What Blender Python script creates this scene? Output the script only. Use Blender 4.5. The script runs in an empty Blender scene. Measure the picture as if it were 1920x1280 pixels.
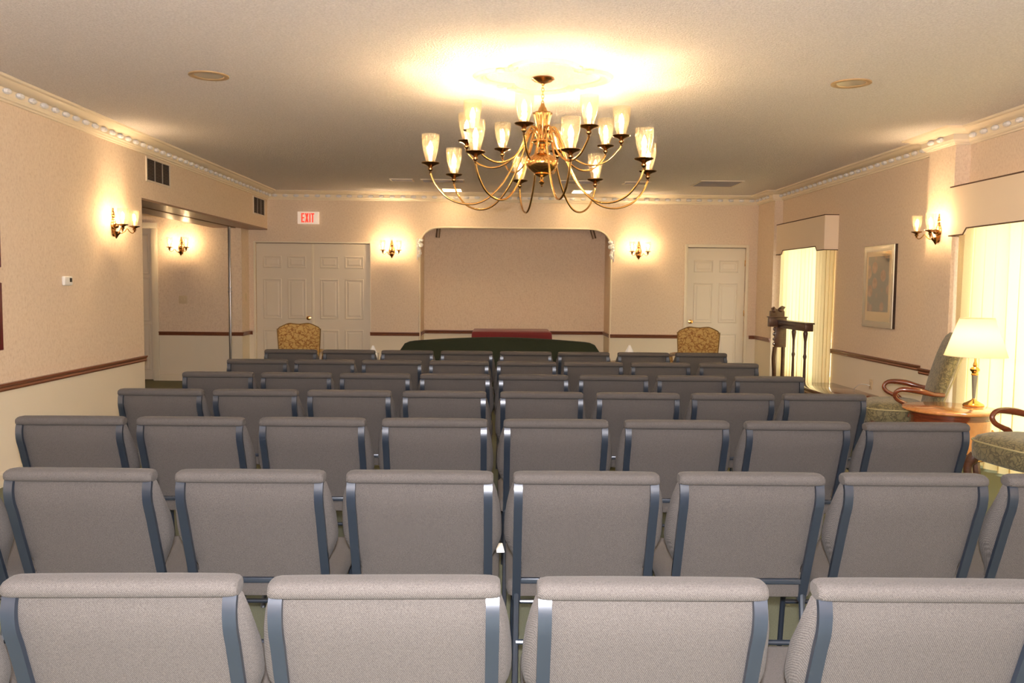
import bpy, bmesh, math, random
from mathutils import Vector, Matrix
random.seed(7)
PI = math.pi
scene = bpy.context.scene
COL = scene.collection
R = math.radians

# ------------------------------------------------------------------ materials
def mat(name):
    m = bpy.data.materials.new(name); m.use_nodes = True
    nt = m.node_tree
    for n in list(nt.nodes): nt.nodes.remove(n)
    out = nt.nodes.new('ShaderNodeOutputMaterial')
    return m, nt, out
def N(nt, t, **k):
    n = nt.nodes.new(t)
    for a, v in k.items(): setattr(n, a, v)
    return n
def coords(nt, scale=(1,1,1), kind='Object'):
    tc = N(nt, 'ShaderNodeTexCoord'); mp = N(nt, 'ShaderNodeMapping')
    nt.links.new(tc.outputs[kind], mp.inputs['Vector']); mp.inputs['Scale'].default_value = scale
    return mp.outputs['Vector']
def ramp(nt, fac, stops):
    r = N(nt, 'ShaderNodeValToRGB'); e = r.color_ramp.elements
    while len(e) < len(stops): e.new(0.5)
    for i, (p, c) in enumerate(stops):
        e[i].position = p; e[i].color = (*c, 1) if len(c) == 3 else c
    nt.links.new(fac, r.inputs['Fac']); return r.outputs['Color']
def bump(nt, h, strength, dist=0.01):
    b = N(nt, 'ShaderNodeBump'); b.inputs['Strength'].default_value = strength; b.inputs['Distance'].default_value = dist
    nt.links.new(h, b.inputs['Height']); return b.outputs['Normal']
def noise(nt, vec, scale, detail=3, rough=.5):
    n = N(nt, 'ShaderNodeTexNoise'); n.inputs['Scale'].default_value = scale; n.inputs['Detail'].default_value = detail
    n.inputs['Roughness'].default_value = rough; nt.links.new(vec, n.inputs['Vector']); return n.outputs['Fac']
def pbr(name, col, rough=.6, metal=0, spec=.5, coat=0, emis=None, es=0, sheen=0):
    m, nt, out = mat(name)
    p = N(nt, 'ShaderNodeBsdfPrincipled')
    p.inputs['Base Color'].default_value = (*col, 1); p.inputs['Roughness'].default_value = rough
    p.inputs['Metallic'].default_value = metal; p.inputs['Specular IOR Level'].default_value = spec
    p.inputs['Coat Weight'].default_value = coat; p.inputs['Coat Roughness'].default_value = .08
    p.inputs['Sheen Weight'].default_value = sheen
    if emis: p.inputs['Emission Color'].default_value = (*emis, 1); p.inputs['Emission Strength'].default_value = es
    nt.links.new(p.outputs[0], out.inputs[0])
    return m, nt, p
def simple(*a, **k): return pbr(*a, **k)[0]

def grain(name, c1, c2, scale, stretch, rough=.35, bs=.0, coat=0, spec=.5, detail=4, kind='Object', metal=0):
    m, nt, p = pbr(name, c1, rough, metal, spec, coat)
    v = coords(nt, stretch, kind); f = noise(nt, v, scale, detail, .6)
    nt.links.new(ramp(nt, f, [(.3, c1), (.7, c2)]), p.inputs['Base Color'])
    if bs: nt.links.new(bump(nt, f, bs, .002), p.inputs['Normal'])
    return m

def wall_material():
    # grasscloth paper above the chair rail, smooth cream paint below
    m, nt, p = pbr('wallpaper', (.6,.5,.42), .75, 0, .25)
    L = nt.links
    g = N(nt, 'ShaderNodeNewGeometry'); sp = N(nt, 'ShaderNodeSeparateXYZ'); L.new(g.outputs['Position'], sp.inputs[0])
    v = coords(nt, (1, 1, .12), 'Object'); f1 = noise(nt, v, 230, 4, .7)
    v2 = coords(nt, (1, 1, 1), 'Object'); f2 = noise(nt, v2, 45, 6, .75)
    mx = N(nt, 'ShaderNodeMath', operation='MULTIPLY_ADD'); L.new(f1, mx.inputs[0]); mx.inputs[1].default_value = .55
    m2 = N(nt, 'ShaderNodeMath', operation='MULTIPLY'); L.new(f2, m2.inputs[0]); m2.inputs[1].default_value = .45
    L.new(m2.outputs[0], mx.inputs[2])
    paper = ramp(nt, mx.outputs[0], [(.33, (.60,.46,.345)), (.5, (.775,.635,.495)), (.68, (.84,.715,.575))])
    gt = N(nt, 'ShaderNodeMath', operation='GREATER_THAN'); L.new(sp.outputs['Z'], gt.inputs[0]); gt.inputs[1].default_value = .69
    mix = N(nt, 'ShaderNodeMixRGB'); L.new(gt.outputs[0], mix.inputs['Fac']); mix.inputs['Color1'].default_value = (.82,.74,.60,1)
    L.new(paper, mix.inputs['Color2']); L.new(mix.outputs[0], p.inputs['Base Color'])
    hb = N(nt, 'ShaderNodeMath', operation='MULTIPLY'); L.new(mx.outputs[0], hb.inputs[0]); L.new(gt.outputs[0], hb.inputs[1])
    L.new(bump(nt, hb.outputs[0], .25, .002), p.inputs['Normal'])
    return m
def ceiling_material():
    m, nt, p = pbr('popcorn_ceiling', (.74,.68,.65), .9, 0, .2)
    v = coords(nt); f = noise(nt, v, 80, 4, .7)
    nt.links.new(ramp(nt, f, [(.35, (.76,.71,.69)), (.65, (.93,.88,.86))]), p.inputs['Base Color'])
    nt.links.new(bump(nt, f, 1, .02), p.inputs['Normal'])
    return m
def fabric(name, c1, c2, rough=.9):
    m, nt, p = pbr(name, c1, rough, 0, .2, sheen=.04)
    L = nt.links
    v = coords(nt)
    w = N(nt, 'ShaderNodeTexWave'); w.bands_direction = 'DIAGONAL'; w.inputs['Scale'].default_value = 150; w.inputs['Distortion'].default_value = 1.2
    L.new(v, w.inputs['Vector'])
    f = noise(nt, v, 420, 2, .6)
    mx = N(nt, 'ShaderNodeMath', operation='MULTIPLY_ADD'); L.new(w.outputs['Fac'], mx.inputs[0]); mx.inputs[1].default_value = .25
    m2 = N(nt, 'ShaderNodeMath', operation='MULTIPLY'); L.new(f, m2.inputs[0]); m2.inputs[1].default_value = .75
    L.new(m2.outputs[0], mx.inputs[2])
    L.new(ramp(nt, mx.outputs[0], [(.32, c1), (.68, c2)]), p.inputs['Base Color'])
    L.new(bump(nt, mx.outputs[0], .35, .0015), p.inputs['Normal'])
    return m
def brocade(name, c1, c2, c3, scale):
    m, nt, p = pbr(name, c1, .7, 0, .3, sheen=.2)
    L = nt.links; v = coords(nt)
    n1 = N(nt, 'ShaderNodeTexNoise'); n1.inputs['Scale'].default_value = scale*.6; L.new(v, n1.inputs['Vector'])
    ad = N(nt, 'ShaderNodeVectorMath', operation='MULTIPLY_ADD'); L.new(n1.outputs['Color'], ad.inputs[0])
    ad.inputs[1].default_value = (.12,.12,.12); L.new(v, ad.inputs[2])
    vo = N(nt, 'ShaderNodeTexVoronoi', feature='DISTANCE_TO_EDGE'); vo.inputs['Scale'].default_value = scale; L.new(ad.outputs[0], vo.inputs['Vector'])
    a = ramp(nt, vo.outputs['Distance'], [(.0, c2), (.05, c2), (.12, c1)])
    f = noise(nt, v, scale*2.2, 4, .6)
    mix = N(nt, 'ShaderNodeMixRGB'); L.new(ramp(nt, f, [(.45, (0,0,0)), (.6, (1,1,1))]), mix.inputs['Fac'])
    L.new(a, mix.inputs['Color1']); mix.inputs['Color2'].default_value = (*c3, 1)
    mix2 = N(nt, 'ShaderNodeMixRGB'); mix2.inputs['Fac'].default_value = .45; L.new(a, mix2.inputs['Color1']); L.new(mix.outputs[0], mix2.inputs['Color2'])
    L.new(mix2.outputs[0], p.inputs['Base Color'])
    L.new(bump(nt, vo.outputs['Distance'], .2, .003), p.inputs['Normal'])
    return m
def cloth_translucent(name, col, trans):
    m, nt, out = mat(name); L = nt.links
    d = N(nt, 'ShaderNodeBsdfDiffuse'); t = N(nt, 'ShaderNodeBsdfTranslucent'); mx = N(nt, 'ShaderNodeMixShader')
    f = noise(nt, coords(nt, (1,1,.3)), 300, 2, .5)
    c = ramp(nt, f, [(.3, tuple(x*.93 for x in col)), (.7, col)])
    L.new(c, d.inputs[0]); L.new(c, t.inputs[0]); mx.inputs[0].default_value = trans
    L.new(d.outputs[0], mx.inputs[1]); L.new(t.outputs[0], mx.inputs[2]); L.new(mx.outputs[0], out.inputs[0])
    return m
def clear_glass(name, tint=(1,1,1), lo=.05, hi=.45, frost=0):
    # thin clear glass: transparent with a fresnel gloss
    m, nt, out = mat(name); L = nt.links
    tr = N(nt, 'ShaderNodeBsdfTransparent'); tr.inputs[0].default_value = (*tint, 1)
    gl = N(nt, 'ShaderNodeBsdfGlossy'); gl.inputs['Roughness'].default_value = .04; gl.inputs[0].default_value = (1, .95, .85, 1)
    lw = N(nt, 'ShaderNodeLayerWeight'); lw.inputs['Blend'].default_value = .35
    mr = N(nt, 'ShaderNodeMapRange'); mr.inputs['To Min'].default_value = lo; mr.inputs['To Max'].default_value = hi
    L.new(lw.outputs['Facing'], mr.inputs['Value'])
    mx = N(nt, 'ShaderNodeMixShader'); L.new(mr.outputs[0], mx.inputs[0]); L.new(tr.outputs[0], mx.inputs[1]); L.new(gl.outputs[0], mx.inputs[2])
    if frost:
        tl = N(nt, 'ShaderNodeBsdfTranslucent'); tl.inputs[0].default_value = (1, .9, .7, 1); m2 = N(nt, 'ShaderNodeMixShader'); m2.inputs[0].default_value = frost
        L.new(mx.outputs[0], m2.inputs[1]); L.new(tl.outputs[0], m2.inputs[2]); L.new(m2.outputs[0], out.inputs[0])
    else: L.new(mx.outputs[0], out.inputs[0])
    return m
def emitter(name, col, s):
    m, nt, out = mat(name); e = N(nt, 'ShaderNodeEmission'); e.inputs[0].default_value = (*col, 1); e.inputs[1].default_value = s
    nt.links.new(e.outputs[0], out.inputs[0]); return m

M = {}
M['wall'] = wall_material()
M['ceiling'] = ceiling_material()
M['cream'] = simple('cream_paint', (.80,.72,.57), .45)
M['crown'] = simple('crown_paint', (.82,.72,.56), .4)
M['bead'] = simple('bead_white', (.72,.72,.74), .4)
M['door'] = simple('door_paint', (.76,.68,.56), .4)
M['rail'] = grain('rail_wood', (.15,.046,.022), (.24,.082,.038), 18, (1,1,12), .35, coat=.3)
M['carpet'] = grain('carpet_green', (.11,.125,.085), (.20,.21,.14), 220, (1,1,1), .95, .6)
M['fabric'] = fabric('chair_fabric', (.046,.041,.0385), (.093,.084,.079))
M['frame'] = simple('chair_frame_paint', (.020,.029,.046), .33, .35, 1.0)
M['brass'] = simple('polished_brass', (.80,.47,.17), .17, 1)
M['brass_dark'] = simple('antique_brass', (.30,.16,.06), .22, 1)
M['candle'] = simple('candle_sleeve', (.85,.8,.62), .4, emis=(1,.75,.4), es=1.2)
M['bulb'] = emitter('lit_bulb', (1,.82,.5), 60)
M['shade_glass'] = clear_glass('shade_glass', (1,.97,.9), .07, .35, .014)
M['pane'] = clear_glass('window_glass', (.97,1,.99), .03, .25)
M['pic_glass'] = clear_glass('picture_glass', (1,1,1), .07, .35)
M['black'] = simple('black_plastic', (.02,.02,.02), .5)
M['duct_shade_paint'] = simple('painted_duct_shade', (.025,.018,.015), .8)  # near-black colour stands in for the shade inside the vents
M['vent'] = simple('vent_louver', (.30,.26,.24), .45, .2)
M['vent_frame'] = simple('vent_frame', (.72,.63,.52), .5)
M['white'] = simple('white_plastic', (.82,.82,.80), .4)
M['red'] = simple('exit_red', (.75,.03,.02), .5, emis=(1,.08,.04), es=.55)
M['exit_face'] = simple('exit_face', (.80,.72,.62), .5, emis=(1,.75,.6), es=.25)
M['metal'] = simple('brushed_steel', (.55,.55,.56), .3, .9)
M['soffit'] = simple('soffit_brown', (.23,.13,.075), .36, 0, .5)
M['mahogany'] = grain('mahogany', (.10,.022,.010), (.20,.046,.016), 12, (1,1,8), .2, coat=.8)
M['walnut'] = grain('dark_walnut', (.055,.022,.013), (.10,.040,.022), 14, (1,1,8), .35, coat=.3)
M['table_wood'] = grain('table_veneer', (.42,.15,.035), (.60,.25,.07), 6, (1,7,1), .16, coat=.9)
M['gold_line'] = simple('gold_inlay', (.75,.5,.15), .3, .9)
M['green'] = brocade('green_brocade', (.185,.155,.08), (.08,.07,.04), (.12,.11,.06), 24)
M['gold'] = brocade('gold_brocade', (.44,.28,.085), (.22,.09,.02), (.50,.34,.12), 20)
M['piping'] = simple('piping_cord', (.20,.11,.03), .7)
M['gpiping'] = simple('olive_piping', (.34,.30,.16), .7)
M['sofa'] = fabric('sofa_green', (.012,.018,.010), (.032,.038,.022))
M['velvet'] = simple('maroon_velvet', (.17,.010,.014), .8, sheen=.3)
M['valance'] = simple('valance_cloth', (.84,.70,.54), .85)
M['braid'] = simple('valance_braid', (.10,.05,.025), .8)
M['curtain'] = cloth_translucent('curtain_lit', (.93,.80,.48), .45)
M['drape'] = cloth_translucent('curtain_heavy', (.80,.66,.38), .2)
M['shade'] = cloth_translucent('lamp_shade_cloth', (.93,.82,.50), .55)
M['paper'] = simple('white_paper', (.85,.85,.83), .8)
M['outside'] = simple('outside_ground', (.42,.40,.34), .9)
M['plate'] = simple('almond_plate', (.66,.54,.36), .5)
M['pic_frame'] = simple('silver_frame', (.62,.58,.50), .25, .55)
M['pic_edge'] = simple('dark_frame_edge', (.035,.018,.012), .35)
M['mat_board'] = simple('mat_board', (.78,.66,.46), .9)
M['tissue_box'] = simple('tissue_box_card', (.75,.72,.68), .7)
M['maroon_frame'] = simple('maroon_lacquer', (.13,.012,.016), .4)

def print_material():
    m, nt, p = pbr('shell_print', (.3,.35,.38), .8); L = nt.links
    v = coords(nt, (1,1,1)); 
    vo = N(nt, 'ShaderNodeTexVoronoi'); vo.inputs['Scale'].default_value = 6.5; vo.inputs['Randomness'].default_value = .8; L.new(v, vo.inputs['Vector'])
    f = noise(nt, v, 14, 5, .6)
    shell = ramp(nt, f, [(.35, (.55,.42,.36)), (.6, (.36,.25,.21))])
    k = ramp(nt, vo.outputs['Distance'], [(.36, (1,1,1)), (.46, (0,0,0))])
    mix = N(nt, 'ShaderNodeMixRGB'); L.new(k, mix.inputs['Fac']); mix.inputs['Color1'].default_value = (.22,.28,.31,1); L.new(shell, mix.inputs['Color2'])
    L.new(mix.outputs[0], p.inputs['Base Color']); return m
M['print'] = print_material()

# ------------------------------------------------------------------ mesh helpers
class MB:
    def __init__(s): s.bm = bmesh.new()
    def _apply(s, vs, mtx): 
        if mtx is not None: bmesh.ops.transform(s.bm, matrix=mtx, verts=vs)
    def box(s, lo, hi, bev=0, mtx=None, seg=2):
        c = [(lo[i]+hi[i])/2 for i in range(3)]; d = [abs(hi[i]-lo[i]) for i in range(3)]
        r = bmesh.ops.create_cube(s.bm, size=1); vs = r['verts']
        bmesh.ops.scale(s.bm, vec=d, verts=vs); bmesh.ops.translate(s.bm, vec=c, verts=vs)
        if bev:
            es = list({e for v in vs for e in v.link_edges})
            o = bmesh.ops.bevel(s.bm, geom=es, offset=bev, segments=seg, affect='EDGES', profile=.5)
            vs = list({v for f in o['faces'] for v in f.verts} | {v for v in vs if v.is_valid})
        s._apply(vs, mtx); return s
    def rings(s, rings, closed_ring=True, cap=True, mtx=None, loop=False):
        vv = [[s.bm.verts.new(p) for p in r] for r in rings]
        n = len(vv[0])
        pairs = list(zip(vv, vv[1:])) + ([(vv[-1], vv[0])] if loop else [])
        for a, b in pairs:
            for i in range(n if closed_ring else n-1):
                j = (i+1) % n
                try: s.bm.faces.new((a[i], a[j], b[j], b[i]))
                except ValueError: pass
        if cap and closed_ring and not loop:
            s.bm.faces.new(vv[0][::-1]); s.bm.faces.new(vv[-1])
        s._apply([v for r in vv for v in r], mtx); return s
    def lathe(s, prof, c=(0,0,0), seg=16, mtx=None, cap=True):
        rs = [[(c[0]+max(r,1e-4)*math.cos(2*PI*i/seg), c[1]+max(r,1e-4)*math.sin(2*PI*i/seg), c[2]+z) for i in range(seg)] for r, z in prof]
        return s.rings(rs, cap=cap, mtx=mtx)
    def tube(s, pts, r, seg=8, mtx=None, flat=1.0, up=None, loop=False):
        P = [Vector(p) for p in pts]; n = len(P); rs = []
        rad = r if isinstance(r, (list, tuple)) else [r]*n
        T = []
        for i in range(n):
            a = P[(i-1) % n] if (loop or i) else P[0]; b = P[(i+1) % n] if (loop or i < n-1) else P[-1]
            t = b-a; T.append(t.normalized() if t.length > 1e-9 else Vector((0,0,1)))
        u = Vector(up) if up else (Vector((0,0,1)) if abs(T[0].z) < .9 else Vector((1,0,0)))
        u = (u - T[0]*u.dot(T[0])).normalized()
        for i in range(n):
            u = (u - T[i]*u.dot(T[i]))
            if u.length < 1e-6: u = T[i].orthogonal()
            u.normalize(); w = T[i].cross(u)
            rs.append([tuple(P[i] + u*math.cos(2*PI*k/seg)*rad[i] + w*math.sin(2*PI*k/seg)*rad[i]*flat) for k in range(seg)])
        return s.rings(rs, mtx=mtx, loop=loop)
    def prism(s, outline, axis, a, b, mtx=None):
        # outline: 2D points; extruded along axis from a to b
        def p3(p, t):
            return {'x': (t, p[0], p[1]), 'y': (p[0], t, p[1]), 'z': (p[0], p[1], t)}[axis]
        return s.rings([[p3(p, a) for p in outline], [p3(p, b) for p in outline]], mtx=mtx)
    def bar(s, pts, w, t, mtx=None, axis=(1,0,0)):
        # flat bar of rectangular section following pts in a plane perpendicular to axis
        ax = Vector(axis); P = [Vector(p) for p in pts]; rs = []
        for i, p in enumerate(P):
            d = (P[min(i+1, len(P)-1)] - P[max(i-1, 0)]).normalized(); n = ax.cross(d).normalized()
            rs.append([tuple(p + ax*sx*w/2 + n*sn*t/2) for sx, sn in ((-1,-1),(-1,-.3),(-1,.6),(-.7,1),(.7,1),(1,.6),(1,-.3),(1,-1))])
        return s.rings(rs, mtx=mtx)
    def sphere(s, c, r, sc=(1,1,1), seg=12):
        q = bmesh.ops.create_uvsphere(s.bm, u_segments=seg, v_segments=max(6, seg//2), radius=r); vs = q['verts']
        bmesh.ops.scale(s.bm, vec=sc, verts=vs); bmesh.ops.translate(s.bm, vec=c, verts=vs); return s
    def obj(s, name, m, parent=None, smooth=35, loc=None, rotz=0):
        bmesh.ops.recalc_face_normals(s.bm, faces=s.bm.faces)
        me = bpy.data.meshes.new(name); s.bm.to_mesh(me); s.bm.free()
        if isinstance(m, (list, tuple)):
            for k in m: me.materials.append(k)
        else: me.materials.append(m)
        if smooth:
            for p in me.polygons: p.use_smooth = True
            me.set_sharp_from_angle(angle=R(smooth))
        o = bpy.data.objects.new(name, me); COL.objects.link(o)
        if parent is not None: o.parent = parent
        if loc: o.location = loc
        if rotz: o.rotation_euler.z = rotz
        return o

def empty(name, loc=(0,0,0), rz=0, parent=None):
    o = bpy.data.objects.new(name, None); COL.objects.link(o); o.location = loc; o.rotation_euler.z = rz
    o.empty_display_size = .1
    if parent: o.parent = parent
    return o
def tag(o, label, cat, group=None, kind=None):
    o['label'] = label; o['category'] = cat
    if group: o['group'] = group
    if kind: o['kind'] = kind
    return o
def struct(o, label=None, cat=None):
    o['kind'] = 'structure'
    if label: o['label'] = label
    if cat: o['category'] = cat
    return o
def copy_tree(o, parent=None):
    c = o.copy(); COL.objects.link(c); c.parent = parent
    for ch in [x for x in o.children]: copy_tree(ch, c)
    return c
def point_light(name, loc, power, col, rad, parent=None):
    l = bpy.data.lights.new(name, 'POINT'); l.energy = power; l.color = col; l.shadow_soft_size = rad
    o = bpy.data.objects.new(name, l); COL.objects.link(o); o.location = loc
    if parent: o.parent = parent
    return o

# ------------------------------------------------------------------ room numbers
XL, XR, YB, ZC = -3.44, 4.0, 12.6, 2.79
YO = 8.2                     # near jamb of the opening in the left wall
YA = 12.25; XA0, XA1 = -4.92, -3.72     # alcove rear wall
ZH = 2.217                   # underside of the header
NY = 13.35                   # back of the niche
NL, NR, NZ = -1.18, 1.68, 2.285
P1 = (3.88, 11.87); P2 = (3.87, 7.16, 7.60)
ZR0, ZR1 = .662, .716
D1 = (-3.62, -1.918, 2.03); D2 = (2.83, 3.705, 2.03)
W1 = (10.0, 11.6, .30, 2.12); W2 = (3.9, 6.98, .12, 2.12)

b = MB(); b.box((-6.2, -3.2, -.12), (XR+.2, 14, 0)); struct(b.obj('floor', M['carpet']), 'green-grey carpeted floor under the rows of chairs', 'floor')
b = MB(); b.box((-6.2, -3.2, ZC), (XR+.2, 14, ZC+.12)); struct(b.obj('ceiling', M['ceiling']), 'pale textured popcorn ceiling around the chandelier', 'ceiling')
b = MB(); b.box((XL-.3, -3.05, 0), (XL, YO, ZC)); struct(b.obj('wall_left', M['wall']), 'left wall with beige grasscloth paper over cream paint', 'wall')
b = MB(); b.box((-4.12, YO, ZH+.02), (XL, YB, ZC)); struct(b.obj('wall_header', M['wall']), 'beige papered header above the wide left opening', 'wall')
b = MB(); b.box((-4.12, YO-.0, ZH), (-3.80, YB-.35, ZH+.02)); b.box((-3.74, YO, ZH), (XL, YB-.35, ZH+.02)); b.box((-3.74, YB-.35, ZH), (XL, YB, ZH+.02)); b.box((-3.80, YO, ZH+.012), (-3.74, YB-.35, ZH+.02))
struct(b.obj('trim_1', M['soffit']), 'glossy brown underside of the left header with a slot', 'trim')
b = MB(); b.box((-6.2, -3.2, 0), (XR+.2, -3.05, ZC)); struct(b.obj('wall_rear', M['wall']), 'papered wall behind the camera', 'wall')
# right wall with two window openings
b = MB()
T = .22
def yseg(a, c, z0=0, z1=ZC): b.box((XR, a, z0), (XR+T, c, z1))
yseg(-3.05, W2[0]); yseg(W2[0], W2[1], 0, W2[2]); yseg(W2[0], W2[1], W2[3], ZC)
yseg(W2[1], W1[0]); yseg(W1[0], W1[1], 0, W1[2]); yseg(W1[0], W1[1], W1[3], ZC); yseg(W1[1], YB+.15)
b.box((P1[0], P1[1], 0), (XR, YB, ZC)); b.box((P2[0], P2[1], 0), (XR, P2[2], ZC))
struct(b.obj('wall_right', M['wall'], smooth=0), 'right wall with two windows and two shallow pilasters', 'wall')
# front wall (far end): doors and arched niche
def arch_pts():
    pts = []; a, h = .34, .30; n = 12
    zs = NZ - h
    for i in range(n+1):
        t = PI - i*PI/2/n; pts.append((NL + a + a*math.copysign(abs(math.cos(t))**.85, math.cos(t)), zs + h*abs(math.sin(t))**.85))
    for i in range(n+1):
        t = PI/2 - i*PI/2/n; pts.append((NR - a + a*abs(math.cos(t))**.85, zs + h*abs(math.sin(t))**.85))
    return pts
AP = arch_pts()
b = MB()
def fr(x0, x1, z0=0, z1=ZC, y0=YB, y1=YB+.15): b.box((x0, y0, z0), (x1, y1, z1))
fr(XA1-.3, D1[0]); fr(D1[0], D1[1], D1[2]); fr(D1[1], NL); fr(NR, D2[0]); fr(D2[0], D2[1], D2[2]); fr(D2[1], XR+T)
for (x0, z0), (x1, z1) in zip([(NL, NZ-.3)]+AP, AP+[(NR, NZ-.3)]):
    if abs(x1-x0) > 1e-5: b.prism([(x0, z0), (x1, z1), (x1, ZC), (x0, ZC)], 'y', YB, YB+.15)
struct(b.obj('wall_front', M['wall'], smooth=0), 'far wall with arched niche between the two doorways', 'wall')
b = MB(); b.box((NL-.1, YB+.15, 0), (NL, NY, 2.7)); b.box((NR, YB+.15, 0), (NR+.1, NY, 2.7)); b.box((NL-.1, NY, 0), (NR+.1, NY+.1, 2.7)); b.box((NL-.1, YB+.15, 2.6), (NR+.1, NY, 2.7))
struct(b.obj('wall_niche', M['wall'], smooth=0), 'papered back and sides of the arched niche', 'wall')
b = MB(); b.box((XA1-.3, YB+.15, 0), (NL-.1, YB+.25, ZC)); b.box((NR+.1, YB+.15, 0), (XR+T, YB+.25, ZC)); struct(b.obj('light_block_behind_doors', M['wall'], smooth=0), 'added backing that blocks sky light at the door gaps', 'wall')  # unseen solid added to keep world light from leaking past the doors
# alcove
b = MB(); b.box((XA0, YA, 0), (XA1, YB, ZC)); b.box((-5.9, YA, 2.2), (XA0, YB, ZC)); b.box((-6.1, YO-.2, 0), (-5.9, YB, ZC)); b.box((-5.9, YO-.2, 0), (XL-.3, YO-.0, ZC)); b.box((-6.1, YB, 0), (XA1-.3, YB+.15, ZC))
struct(b.obj('wall_alcove', M['wall'], smooth=0), 'papered walls of the side alcove behind the left opening', 'wall')

# ---- mouldings
def sweep(path, prof, i0, i1, name, m, label, cat='trim', caps=True, extra=None):
    # path: xy list walked with the room on the left; prof: (distance from wall, z)
    P = [Vector(p) for p in path]; nrm = []
    for i in range(len(P)-1):
        d = (P[i+1]-P[i]).normalized(); nrm.append(Vector((-d.y, d.x)))
    rings = []
    for i in range(i0, i1+1):
        if i == 0: off = nrm[0]
        elif i == len(P)-1: off = nrm[-1]
        else:
            a, c = nrm[i-1], nrm[i]; off = (a+c)/(1+a.dot(c))
        rings.append([(P[i].x+off.x*d, P[i].y+off.y*d, z) for d, z in prof])
    q = MB(); q.rings(rings)
    if extra: extra(q)
    o = q.obj(name, m, smooth=25); struct(o, label, cat); return o
CP = [(0, 2.79), (0, 2.662), (.018, 2.662), (.022, 2.674), (.036, 2.679), (.04, 2.69), (.05, 2.70), (.052, 2.744), (.075, 2.748), (.095, 2.752), (.12, 2.762), (.14, 2.774), (.17, 2.776), (.178, 2.79)]
path = [(XR, -3.0), (XR, P2[1]), (P2[0], P2[1]), (P2[0], P2[2]), (XR, P2[2]), (XR, P1[1]), (P1[0], P1[1]), (P1[0], YB), (XL, YB), (XL, -3.0)]
def beads(segs):
    def f(q):
        for a, c, inset in segs:
            A, B = Vector(a), Vector(c); d = B-A; L = d.length; t = d.normalized(); n = Vector((-t.y, t.x)); k = int((L-.16)/.157)
            if k < 1: continue
            s0 = (L-(k)*.157)/2
            for j in range(k+1):
                p = A + t*(s0+j*.157) + n*.066
                e = Matrix.Translation((p.x, p.y, 2.722)) @ Matrix.Rotation(math.atan2(t.y, t.x), 4, 'Z')
                pr = [(.005,.040),(.018,.034),(.03,.026),(.036,.014),(.034,.0)]
                qq = bmesh.ops.create_uvsphere(q.bm, u_segments=8, v_segments=6, radius=1)
                for v in qq['verts']:
                    v.co = Vector((v.co.x*.042, v.co.y*.026, v.co.z*.022))
                bmesh.ops.transform(q.bm, matrix=e, verts=qq['verts'])
                for v in qq['verts']:
                    for fc in v.link_faces: fc.material_index = 1
    return f
MC = [M['crown'], M['bead']]
sweep(path, CP, 0, 7, 'trim_2', MC, 'ornate crown moulding along the right wall and pilasters', extra=beads([(path[0], path[1], 0), (path[2], path[3], 0), (path[4], path[5], 0), (path[6], path[7], 0)]))
sweep(path, CP, 7, 8, 'trim_3', MC, 'ornate crown moulding along the far wall', extra=beads([(path[7], path[8], 0)]))
sweep(path, CP, 8, 9, 'trim_4', MC, 'ornate crown moulding along the left wall', extra=beads([(path[8], path[9], 0)]))
RP = [(0, ZR0), (.016, ZR0), (.022, ZR0+.012), (.018, ZR0+.024), (.026, ZR0+.036), (.032, ZR1-.012), (.032, ZR1), (0, ZR1)]
BP = [(0, 0), (.016, 0), (.016, .085), (.008, .1), (0, .1)]
def run(pts, n1, n2, lab1, lab2, side):
    sweep(pts, RP, 0, len(pts)-1, n1, M['rail'], lab1)
    sweep(pts, BP, 0, len(pts)-1, n2, M['cream'], lab2, 'baseboard')
run([(XL, YO), (XL, -3.0)], 'trim_5', 'baseboard_left', 'dark wood chair rail along the left wall', 'cream baseboard along the left wall', 0)
run([(XR, P2[2]+.0), (XR, W1[0]-.02)], 'trim_6', 'baseboard_right', 'dark wood chair rail on the right wall under the framed picture', 'cream baseboard below the framed picture', 0)
run([(P2[0], P2[1]+.0), (P2[0], P2[2])], 'trim_7', 'baseboard_pilaster', 'short dark chair rail around the right pilaster', 'cream baseboard of the near right pilaster', 0)
run([(P1[0], P1[1]), (P1[0], YB), (D2[1]+.075, YB)], 'trim_8', 'baseboard_corner', 'dark chair rail on the far right corner pilaster', 'cream baseboard at the far right corner', 0)
run([(D2[0]-.055, YB), (NR, YB)], 'trim_9', 'baseboard_front', 'dark chair rail between the niche and the right door', 'cream baseboard between the niche and the right door', 0)
run([(NR, YB), (NR, NY), (NL, NY), (NL, YB)], 'trim_10', 'baseboard_niche', 'dark chair rail around the inside of the niche', 'cream baseboard inside the niche', 0)
run([(NL, YB), (D1[1], YB)], 'trim_11', 'baseboard_centre', 'dark chair rail between the double door and the niche', 'cream baseboard between the double door and the niche', 0)
run([(D1[0]-.05, YB), (XA1, YB), (XA1, YA), (XA0, YA)], 'trim_12', 'baseboard_alcove', 'dark chair rail on the alcove wall', 'cream baseboard of the alcove wall', 0)
# arch bead
b = MB(); ap = [(NL, YB-.005, 0.0), (NL, YB-.005, 1.0), (NL, YB-.005, NZ-.35)] + [(x, YB-.005, z) for x, z in AP] + [(NR, YB-.005, NZ-.35), (NR, YB-.005, 1.0), (NR, YB-.005, 0)]
b.tube(ap, .014, 8, up=(0, 1, 0)); struct(b.obj('trim_13', M['crown']), 'cream bead moulding edging the arched niche', 'trim')
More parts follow.
